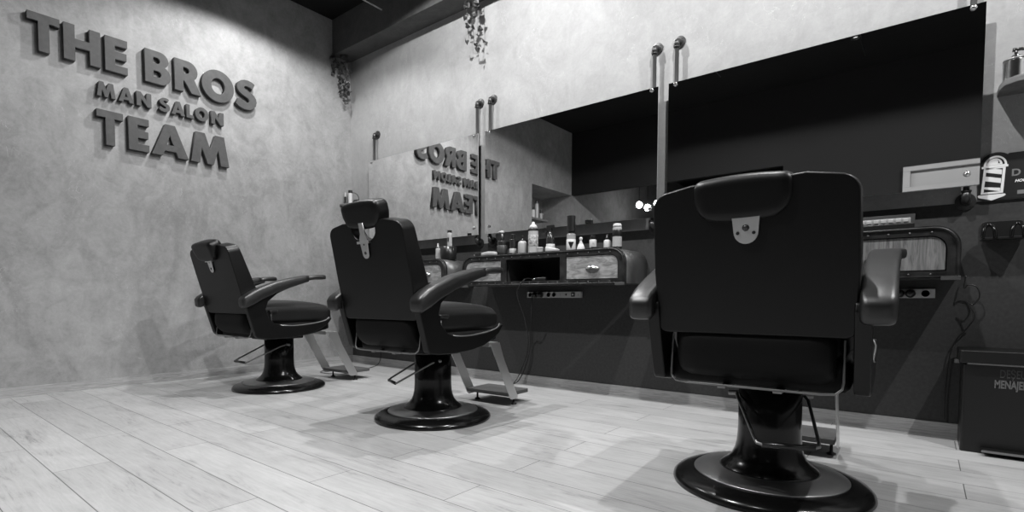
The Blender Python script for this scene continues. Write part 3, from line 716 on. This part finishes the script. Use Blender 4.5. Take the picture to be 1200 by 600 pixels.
bottle('foam_can', 'tall white shaving foam can with white dome cap and dark ring', 'spray can', 2.541, Yb, cyl(0.0375, 0.178, 0.0375, 0.004), M_lightgrey,
       [('ring', off([(0.001, 0), (0.0385, 0), (0.0385, 0.016), (0.001, 0.016)], 0.176), M_black_pl), ('cap', off([(0.001, 0), (0.030, 0.0), (0.030, 0.014), (0.024, 0.026), (0.013, 0.034), (0.011, 0.046), (0.006, 0.052), (0.001, 0.053)], 0.192), M_white_pl),
        ('printed_band', [(0.0376, 0.060), (0.0382, 0.061), (0.0382, 0.145), (0.0376, 0.146)], mat('can_print', 0.30, 0.4, vary=(60, 0.08, 0.6)), 'dark printed patch'),
        ('foot_rim', [(0.0376, 0.0), (0.0388, 0.002), (0.0388, 0.012), (0.0376, 0.013)], M_black_pl)], group=G)
t = bottle('spray_bottle', 'dark trigger spray bottle with pale label', 'bottle', 2.695, Yb, [(0.001, 0), (0.029, 0), (0.031, 0.003), (0.031, 0.11), (0.026, 0.13), (0.014, 0.145), (0.013, 0.165), (0.001, 0.165)], M_dark_pl,
           [('label_band', [(0.0312, 0.022), (0.0318, 0.023), (0.0318, 0.068), (0.0312, 0.069)], M_label, 'white label')], group=G)
bm = bmesh.new(); box(bm, -0.030, 0.014, -0.011, 0.011, 0.165, 0.205); box(bm, 0.010, 0.030, -0.010, 0.010, 0.185, 0.206)
tube(bm, [(-0.022, 0, .168), (-0.036, 0, .150), (-0.034, 0, .118)], [0.006, 0.005, 0.003], 8)
link('trigger_head', bm, M_black_pl, t, bevel=0.003)
t = bottle('aftershave_bottle', 'clear patterned bottle with tall black cap and triangle label', 'bottle', 2.870, Yb, cyl(0.032, 0.130, 0.032, 0.004), M_clear,
           [('collar', off(cyl(0.022, 0.014), 0.130), M_black_pl), ('cap', off(cyl(0.029, 0.112, 0.031), 0.146), M_black_pl),
            ('label_band', [(0.0322, 0.004), (0.0332, 0.005), (0.0332, 0.090), (0.0322, 0.091)], M_label, 'white label')], group=G)
bm = bmesh.new()
an = math.atan2(-3.2, 1.9)
for sx, pts in ((0, [(-.85, .070), (.85, .070), (0, .022)]),):
    vs = []
    n = 8
    top = [(-.62 + 1.24 * k / n) for k in range(n + 1)]
    for q0, q1 in zip(top, top[1:]):
        def P3(a, z): return (0.0340 * math.cos(an + a), 0.0340 * math.sin(an + a), z)
        zb = lambda a: 0.022 + 0.048 * abs(a) / .62
        v = [bm.verts.new(P3(q0, zb(q0))), bm.verts.new(P3(q1, zb(q1))), bm.verts.new(P3(q1, .072)), bm.verts.new(P3(q0, .072))]
        bm.faces.new(v)
link('triangle_print', bm, M_black_pl, t)
bottle('shaving_brush', 'white shaving brush standing on its bristles', 'brush', 2.950, Yb, [(0.001, 0.0), (0.026, 0.0), (0.030, 0.006), (0.026, 0.03), (0.016, 0.055), (0.001, 0.056)], M_bristle,
       [('handle', [(0.013, 0.050), (0.014, 0.060), (0.009, 0.070), (0.007, 0.078), (0.012, 0.086), (0.012, 0.096), (0.007, 0.102), (0.001, 0.103)], M_white_pl)], group=G)
t = bottle('pomade_jar', 'small dark jar with a portrait label', 'jar', 3.045, Yb, cyl(0.0235, 0.082, 0.0235, 0.004), M_dark_pl,
           [('cap', off(cyl(0.019, 0.024), 0.082), M_black_pl), ('label_band', [(0.0236, 0.022), (0.0242, 0.023), (0.0242, 0.076), (0.0236, 0.077)], M_label, 'white label')], group=G)
link('portrait_print', lathe(bmesh.new(), [(0.001, 0), (0.008, 0), (0.008, -0.001), (0.001, -0.001)], 12, 0.0245 * math.cos(an), 0.0245 * math.sin(an) - 0.001, 0.052, 'y'), M_grey_pl, t)
bottle('dropper_bottle', 'small white bottle with black dropper cap', 'bottle', 3.153, Yb, [(0.001, 0), (0.021, 0), (0.023, 0.003), (0.023, 0.060), (0.018, 0.068), (0.010, 0.071), (0.001, 0.071)], M_white_pl,
       [('cap', off([(0.013, 0), (0.013, 0.014), (0.008, 0.018), (0.009, 0.036), (0.001, 0.037)], 0.070), M_black_pl)], group=G)
bottle('hairspray_can', 'spray can with white cap and dark band at the right end', 'spray can', 3.227, Yb, cyl(0.031, 0.145, 0.031, 0.004), M_lightgrey,
       [('dark_band', [(0.0312, 0.085), (0.0318, 0.086), (0.0318, 0.128), (0.0312, 0.129)], M_black_pl), ('foot_band', [(0.0312, 0.0), (0.0318, 0.001), (0.0318, 0.018), (0.0312, 0.019)], M_black_pl),
        ('cap', off([(0.028, 0), (0.028, 0.020), (0.022, 0.027), (0.001, 0.027)], 0.144), M_white_pl)], group=G)
# clipper lying on the left end
t = thing('hair_clipper', 'black and pale hair clipper lying on the counter edge', 'hair clipper', (2.135, -0.27, ZT), math.radians(-8))
link('body', rbox(bmesh.new(), (0.035, 0, 0.021), (0.085, 0.020, 0.018), 0.014, 8, lambda q, p: p + Vector((0, 0, -0.006 * abs(q.x)))), M_lightgrey, t, smooth=True)
link('head', rbox(bmesh.new(), (-0.075, 0, 0.020), (0.040, 0.022, 0.018), 0.008, 6), M_black_pl, t, smooth=True)
link('blade', boxbm(-0.122, -0.108, -0.020, 0.020, 0.012, 0.022), M_chrome, t)
# little glass jar and comb behind the label bottle
bottle('glass_jar', 'tiny glass jar beside the trigger spray bottle', 'jar', 2.665, -0.29, cyl(0.022, 0.030), M_clear, [('lid', off(cyl(0.023, 0.012), 0.030), M_lightgrey)])
t = thing('folded_towel', 'small white folded towelette between the bottles', 'towel', (2.765, -0.28, ZT), math.radians(6))
link('cloth', rbox(bmesh.new(), (0, 0, 0.018), (0.045, 0.03, 0.016), 0.010, 8, lambda q, p: p + Vector((0, 0, -0.010 * q.x * max(0, q.z)))), M_white_pl, t, smooth=True)
t = thing('bottle_lid', 'small black lid lying right of the portrait jar', 'lid', (3.095, -0.27, ZT))
link('disc', lathe(bmesh.new(), cyl(0.024, 0.020), 20), M_black_pl, t, smooth=True)
# tools holder on the left counter
t = bottle('tool_pot', 'black pot holding a clipper on the far left counter', 'pot', 1.655, Yb, [(0.001, 0), (0.060, 0), (0.066, 0.01), (0.072, 0.11), (0.066, 0.112), (0.058, 0.02), (0.001, 0.02)], M_black_pl)
t = thing('hair_clipper', 'pale hair clipper standing upright in the black pot', 'hair clipper', (1.668, Yb, ZT + 0.022))
link('body', rbox(bmesh.new(), (0, 0, 0.105), (0.020, 0.016, 0.105), 0.012, 8), M_lightgrey, t, smooth=True)
link('blade', boxbm(-0.017, 0.017, -0.010, 0.010, 0.208, 0.228), M_dark_pl, t)
link('switch', rbox(bmesh.new(), (0.0, -0.017, 0.15), (0.007, 0.003, 0.016), 0.002, 4), M_black_pl, t)
bottle('spray_bottle', 'slim pale spray bottle left of the black pot', 'bottle', 1.528, Yb, cyl(0.022, 0.105, 0.022, 0.004), M_grey_pl, [('nozzle', off([(0.014, 0), (0.014, 0.02), (0.009, 0.022), (0.011, 0.045), (0.001, 0.046)], 0.104), M_steel_pale)])
# clipper guard case on the right counter
t = thing('clipper_guard_case', 'open black case with a row of white clipper guards', 'case', (4.675, Yb, ZT))
link('tray', boxbm(-0.115, 0.115, -0.05, 0.05, 0.0, 0.035), M_black_pl, t, bevel=0.003)
link('lid', prism(bmesh.new(), [(0.040, 0.036), (0.052, 0.036), (0.070, 0.092), (0.058, 0.092)], 'x', -0.115, 0.115), M_black_pl, t)
link('guard_rail', boxbm(-0.11, 0.10, -0.045, -0.020, 0.035, 0.062), M_lightgrey, t, bevel=0.002)
for k in range(7): link('guard', rbox(bmesh.new(), (-0.092 + 0.029 * k, -0.047, 0.050), (0.010, 0.004, 0.008), 0.002, 4), M_grey_pl, t)
# device plugged in inside the open cubby
t = thing('cable_plug', 'black appliance plug resting in the open cubby', 'plug', (2.655, -0.29, 0.808))
link('body', rbox(bmesh.new(), (0.02, 0, 0.016), (0.05, 0.014, 0.014), 0.008, 6), M_black_pl, t, smooth=True)
link('ferrule', tube(bmesh.new(), [(-0.055, 0, 0.016), (-0.03, 0, 0.016)], 0.009, 10), M_chrome, t, smooth=True)

# ------------------------------------------------------------------ socket strips and cables
def strip(x0, x1, label, kinds, y=-0.001):
    t = thing('socket_strip', label, 'socket strip', (x0, y, 0.692))
    W_ = x1 - x0
    link('plate', boxbm(0, W_, -0.024, 0, 0, 0.046), M_lightgrey, t, bevel=0.002)
    for k, (px, kd) in enumerate(kinds):
        if kd == 'socket':
            link('socket', lathe(bmesh.new(), [(0.0205, -0.0245), (0.020, -0.027), (0.018, -0.027), (0.017, -0.0245), (0.001, -0.0245)], 18, px, 0, 0.023, 'y'), M_grey_pl, t, smooth=True)
        elif kd == 'plug':
            o = link('plug', lathe(bmesh.new(), [(0.001, -0.024), (0.022, -0.024), (0.021, -0.05), (0.012, -0.07), (0.001, -0.07)], 16, px, 0, 0.023, 'y'), M_black_pl, t, smooth=True); o['label'] = 'black round plug'
        elif kd == 'hole':
            link('jack', lathe(bmesh.new(), [(0.001, -0.0255), (0.008, -0.0255), (0.008, -0.023), (0.001, -0.023)], 12, px, 0, 0.024, 'y'), M_black_pl, t)
        elif kd == 'switch':
            o = link('switch', boxbm(px - 0.015, px + 0.015, -0.027, -0.023, 0.008, 0.040), M_black_pl, t)
            link('rocker', boxbm(px - 0.006, px + 0.006, -0.030, -0.026, 0.018, 0.030), M_white_pl, o)
        elif kd == 'mark':
            link('marking', boxbm(px - 0.001, px + 0.001, -0.0246, -0.0238, 0.014, 0.032), M_black_pl, t)
strip(2.358, 2.851, 'white socket strip under the crowded counter', [(0.030, 'socket'), (0.085, 'plug'), (0.135, 'plug'), (0.205, 'socket'), (0.255, 'socket'), (0.31, 'mark'), (0.365, 'hole'), (0.425, 'switch'), (0.47, 'mark')])
strip(4.70, 4.878, 'short white socket strip under the right counter', [(0.035, 'plug'), (0.080, 'plug'), (0.140, 'socket')])
def cable(label, pts, r=0.004, group=None):
    o = link('power_cable', tube(bmesh.new(), smooth_path(pts, 8), r, 7), M_black_pl, smooth=True)
    tag(o, label, 'cable', group)
cable('black cable hanging from the open cubby down to the floor', [(2.60, -.29, .824), (2.585, -.33, .830), (2.575, -.372, .81), (2.52, -.37, .72), (2.46, -.20, .55), (2.42, -.10, .40), (2.405, -.08, .27), (2.37, -.09, .16), (2.345, -.13, .06), (2.36, -.22, .008), (2.44, -.30, .006), (2.5, -.4, .006)])
cable('black cable from the socket strip down the dark wall', [(2.443, -.075, .700), (2.45, -.09, .64), (2.42, -.05, .55), (2.40, -.03, .42), (2.395, -.03, .30), (2.37, -.04, .18), (2.34, -.06, .08), (2.30, -.10, .008), (2.22, -.14, .006)])
cable('thin black cable looped below the right end of the counter', [(4.990, -.03, .80), (4.985, -.04, .74), (5.0, -.04, .755), (5.03, -.04, .745), (5.042, -.04, .70), (5.02, -.04, .66), (4.995, -.04, .675), (5.01, -.04, .65), (5.026, -.04, .60), (5.005, -.02, .55), (4.95, -.02, .45), (4.93, -.02, .25), (4.93, -.02, .09)], 0.003)
cable('thin dark cable on the floor round the far footrest', [(0.50, -.46, .006), (0.44, -.60, .006), (0.52, -.72, .006), (0.70, -.72, .006), (0.78, -.62, .006), (0.74, -.42, .006), (0.62, -.25, .006), (0.52, -.08, .01), (0.505, -.03, .06), (0.50, -.02, .14)], 0.003)

# ------------------------------------------------------------------ right-hand wall things
# hair tool holder with two iron loops
t = thing('tool_holder', 'black wall holder with two curved loops for hair tools', 'tool holder', (5.105, -0.001, 0.97))
link('back_plate', prism(bmesh.new(), rrect(-0.066, 0.078, 0.0, 0.085, .014, .014, .004, .004, 4), 'y', -0.012, 0.0), M_black_pl, t, bevel=0.002)
link('tray', boxbm(-0.070, 0.080, -0.085, -0.012, -0.006, 0.004), M_black_pl, t, bevel=0.002)
for sx in (-0.042, 0.055):
    bm = bmesh.new(); tube(bm, smooth_path([(sx - 0.022, -0.085, 0.0), (sx - 0.018, -0.08, 0.04), (sx - 0.008, -0.06, 0.062), (sx + 0.008, -0.06, 0.062), (sx + 0.018, -0.08, 0.04), (sx + 0.022, -0.085, 0.0)], 5), 0.008, 10)
    link('loop', bm, M_gloss, t, smooth=True)
link('screw', lathe(bmesh.new(), [(0.001, -0.091), (0.006, -0.091), (0.007, -0.085), (0.001, -0.085)], 12, -0.070, 0, 0.0, 'y'), M_chrome, t)
# barber pole sign
t = thing('price_sign', 'black wall sign with a striped barber pole emblem', 'sign', (5.03, -0.001, 1.156))
bm = prism(bmesh.new(), [(0.075, 0.0), (0.60, 0.0), (0.60, 0.212), (0.095, 0.212)] + arc(0.052, 0.170, 0.055, 0.052, 45, 170, 8) + [(-0.006, 0.14), (0.000, 0.02), (-0.006, 0.008), (0.01, -0.001)], 'y', -0.010, 0.0)
link('board', bm, M_sign_board, t)
def flat(loops, m, name, parent, y=-0.0105, e=0.0006):
    bm = filled(loops, e); xform(bm, Matrix.Rotation(PI / 2, 4, 'X')); xform(bm, Matrix.Translation((0, y, 0)))
    return link(name, bm, m, parent)
body_o = [(0.006, 0.030), (0.076, 0.030), (0.084, 0.150), (0.014, 0.150)]
L_ = lambda lp, k, cx=0.046, cz=0.09: [(cx + (x - cx) * k, cz + (z - cz) * k) for x, z in lp]
em = flat([[(0.002, 0.030), (0.080, 0.030), (0.086, 0.152), (0.010, 0.152)], [(0.012, 0.038), (0.070, 0.038), (0.076, 0.145), (0.019, 0.145)]], M_sign_white, 'emblem_outline', t)
flat([[(0.002, 0.150)] + [(0.094, 0.150), (0.094, 0.160)] + arc(0.049, 0.160, 0.041, 0.046, 0, 180, 14) + [(0.002, 0.160)], arc(0.050, 0.163, 0.032, 0.035, 0, 180, 12)[::-1]], M_sign_white, 'emblem_dome', em)
flat([arc(0.047, 0.164, 0.027, 0.030, 0, 180, 12), [(0.054, 0.186), (0.062, 0.180), (0.066, 0.168), (0.058, 0.170), (0.060, 0.178)]], M_sign_white, 'emblem_globe', em)
flat([[(-0.006, 0.026), (0.086, 0.026), (0.090, 0.020), (0.084, 0.014), (0.062, 0.006), (0.042, -0.002), (0.020, 0.006), (-0.004, 0.014), (-0.010, 0.020)]], M_sign_white, 'emblem_foot', em)
for k, z in enumerate((0.122, 0.082, 0.044)):
    hgt = 0.022 if k < 2 else 0.016
    flat([[(0.0165 - 0.002 * k, z + 0.010), (0.0725 - 0.0018 * k, z - 0.006), (0.0735 - 0.0018 * k, z - 0.006 + hgt), (0.0175 - 0.002 * k, z + 0.010 + hgt * (1 if k < 2 else .6))]], M_sign_white, 'emblem_stripe', em)
def sign_text(s, x, z, size, m, sx=1.0, bold=0.0, shear=0.0, parent=None, y=-0.0105, name='lettering'):
    bm = textbm(s, size, sx, 0.0006, bold, shear); xform(bm, TO_WALL_Y); xform(bm, Matrix.Translation((x, y, z)))
    return link(name, bm, m, parent)
sign_text('D I', 0.105, 0.104, 0.044, M_sign_grey, 1.0, 0.0012, 0, t)
sign_text('HOU', 0.118, 0.074, 0.017, M_sign_white, 1.0, 0.0006, 0.25, t)
flat([[(0.128, 0.018), (0.25, 0.018), (0.25, 0.036), (0.128, 0.036)]], M_sign_grey, 'grey_bar', t)
# high shelf with chrome canister
t = thing('wall_shelf', 'dark floating shelf high at the right edge of the picture', 'shelf', (5.075, -0.001, 1.635))
link('board', prism(bmesh.new(), [(0.0, 0.0), (0.0, -0.10), (0.012, -0.165), (0.05, -0.20), (0.60, -0.20), (0.60, 0.0)], 'z', 0, 0.028), M_shelf, t, bevel=0.003)
t = bottle('pump_canister', 'chrome canister with pump on the high shelf', 'canister', 5.125, -0.115, cyl(0.042, 0.088, 0.042, 0.003), M_chrome, [('lid', off([(0.001, 0), (0.043, 0), (0.043, 0.006), (0.001, 0.008)], 0.088), M_steel_pale), ('collar', off(cyl(0.015, 0.020), 0.094), M_chrome)], z=1.6635)
bm = bmesh.new(); tube(bm, [(0, 0, .114), (0, 0, .135)], 0.006, 8); tube(bm, [(-0.012, 0, .138), (0.02, 0, .136), (0.045, -.005, .122)], [0.009, 0.007, 0.004], 8)
link('pump_head', bm, M_dark_pl, t, smooth=True)
bottle('glass_bottle', 'dark squat bottle right of the chrome canister', 'bottle', 5.215, -0.115, cyl(0.036, 0.075, 0.036, 0.006), M_dark_pl, [('cap', off(cyl(0.018, 0.04), 0.075), M_chrome)], z=1.6635)

# pedal bin
t = thing('pedal_bin', 'black waste bin lettered in grey at the lower right', 'waste bin', (4.975, -0.28, 0))
bm = bmesh.new(); pts = rrect(0.006, 0.384, 0.0, 0.245, .012, .012, .012, .012, 3)
prism(bm, pts, 'z', 0.0, 0.395); link('body', bm, M_bin, t, bevel=0.002)
lidd = link('lid', prism(bmesh.new(), rrect(-0.008, 0.398, -0.014, 0.255, .016, .016, .016, .016, 4), 'z', 0.400, 0.457), M_bin, t, bevel=0.004)
link('lid_rim', boxbm(0.02, 0.37, -0.018, -0.012, 0.396, 0.402), M_trunk_side, lidd)
link('hinge_clip', boxbm(-0.022, -0.006, 0.02, 0.06, 0.395, 0.41), M_trunk_side, t)
link('pedal', boxbm(0.075, 0.32, -0.055, 0.0, 0.016, 0.028), M_bin, t, bevel=0.004)
link('pedal_edge', boxbm(0.075, 0.32, -0.059, -0.054, 0.018, 0.026), M_steel_pale, t)
sign_text('DEȘEURI', 0.128, 0.344, 0.050, M_bin_text, 0.55, 0.0006, 0, t, y=-0.0008)
sign_text('MENAJERE', 0.112, 0.298, 0.048, mat('bin_lettering_pale', 0.10, 0.6), 0.54, 0.0016, 0, t, y=-0.0008)

# corner shelf with toiletries behind the middle headrest
t = thing('corner_shelf', 'small dark corner shelf where the two walls meet', 'shelf', (0.001, -0.001, 1.655))
link('board', prism(bmesh.new(), [(0, 0), (0, -0.15), (0.06, -0.15), (0.30, -0.10), (0.30, 0)], 'z', 0, 0.018), M_shelf, t)
bottle('toiletry_bottle', 'slim white bottle with black cap on the corner shelf', 'bottle', 0.085, -0.075, cyl(0.022, 0.115), M_white_pl, [('cap', off(cyl(0.022, 0.03), 0.115), M_black_pl)], z=1.6735)
bottle('toiletry_bottle', 'small dark bottle left of the white one on the corner shelf', 'bottle', 0.055, -0.115, cyl(0.013, 0.075), M_dark_pl, [('cap', off(cyl(0.008, 0.045), 0.075), M_grey_pl)], z=1.6735)
t = thing('trimmer', 'black trimmer with a looped cord on the corner shelf', 'trimmer', (0.165, -0.06, 1.6735))
link('body', rbox(bmesh.new(), (0, 0, 0.022), (0.035, 0.02, 0.020), 0.015, 6), M_black_pl, t, smooth=True)
link('cord', tube(bmesh.new(), smooth_path([(-0.07, 0, 0.12), (-0.03, 0, 0.115), (0.02, 0, 0.09), (0.045, 0, 0.05), (0.04, 0, 0.01)], 6), 0.0035, 6), M_black_pl, t, smooth=True)

# ------------------------------------------------------------------ what the mirrors show of the room behind
t = thing('alcove_shelf', 'dark shelf in the alcove seen reflected in the middle mirror', 'shelf', (-0.62, -3.461, 1.955))
link('board', boxbm(0, 0.56, -0.55, 0, 0, 0.03), M_shelf, t)
for k, (yy, h) in enumerate(((-3.56, .24), (-3.66, .13), (-3.76, .24), (-3.88, .10))):
    lb = ['tall pale bottle first on the alcove shelf', 'short white tub on the alcove shelf', 'tall pale bottle third along the alcove shelf', 'small glass pot last on the alcove shelf'][k]
    bottle('toiletry_bottle', lb, 'bottle', -0.12, yy, cyl(0.032, h), [M_lightgrey, M_white_pl, M_lightgrey, M_clear][k], [('cap', off(cyl(0.02, 0.05), h), M_black_pl)], z=1.9855, group='bottles on the alcove shelf')
t = thing('framed_panel', 'white framed panel reflected at the foot of the largest mirror', 'panel', (4.59, -4.629, 1.955))
link('backing', boxbm(0, 0.95, 0, 0.02, 0, 0.29), M_white_frame, t)
bm = bmesh.new()
for a in ((0, 0.95, 0.02, 0.075, 0, 0.050), (0, 0.95, 0.02, 0.075, 0.235, 0.29), (0, 0.07, 0.02, 0.075, 0.050, 0.235), (0.88, 0.95, 0.02, 0.075, 0.050, 0.235)): box(bm, *a)
link('frame', bm, M_white_frame, t, bevel=0.003)
for k, (x, y, z) in enumerate(((0.47, -6.35, 2.51), (0.64, -6.35, 2.44), (0.83, -6.35, 2.50), (0.80, -6.45, 2.31))):
    lb = ['leftmost', 'second from the left', 'rightmost, upper', 'rightmost, lower'][k]
    t = thing('pendant_bulb', 'glowing pendant bulb in the far room, %s in the mirror' % lb, 'lamp', (x, y, z), group='pendant bulbs in the far room')
    link('bulb', lathe(bmesh.new(), [(0.001, -0.07), (0.04, -0.055), (0.06, -0.01), (0.06, 0.01), (0.04, 0.045), (0.012, 0.06), (0.001, 0.06)], 16), M_bulb, t, smooth=True)
    link('cord', tube(bmesh.new(), [(0, 0, 0.055), (0, 0, ZC - z)], 0.006, 6), M_black_pl, t)
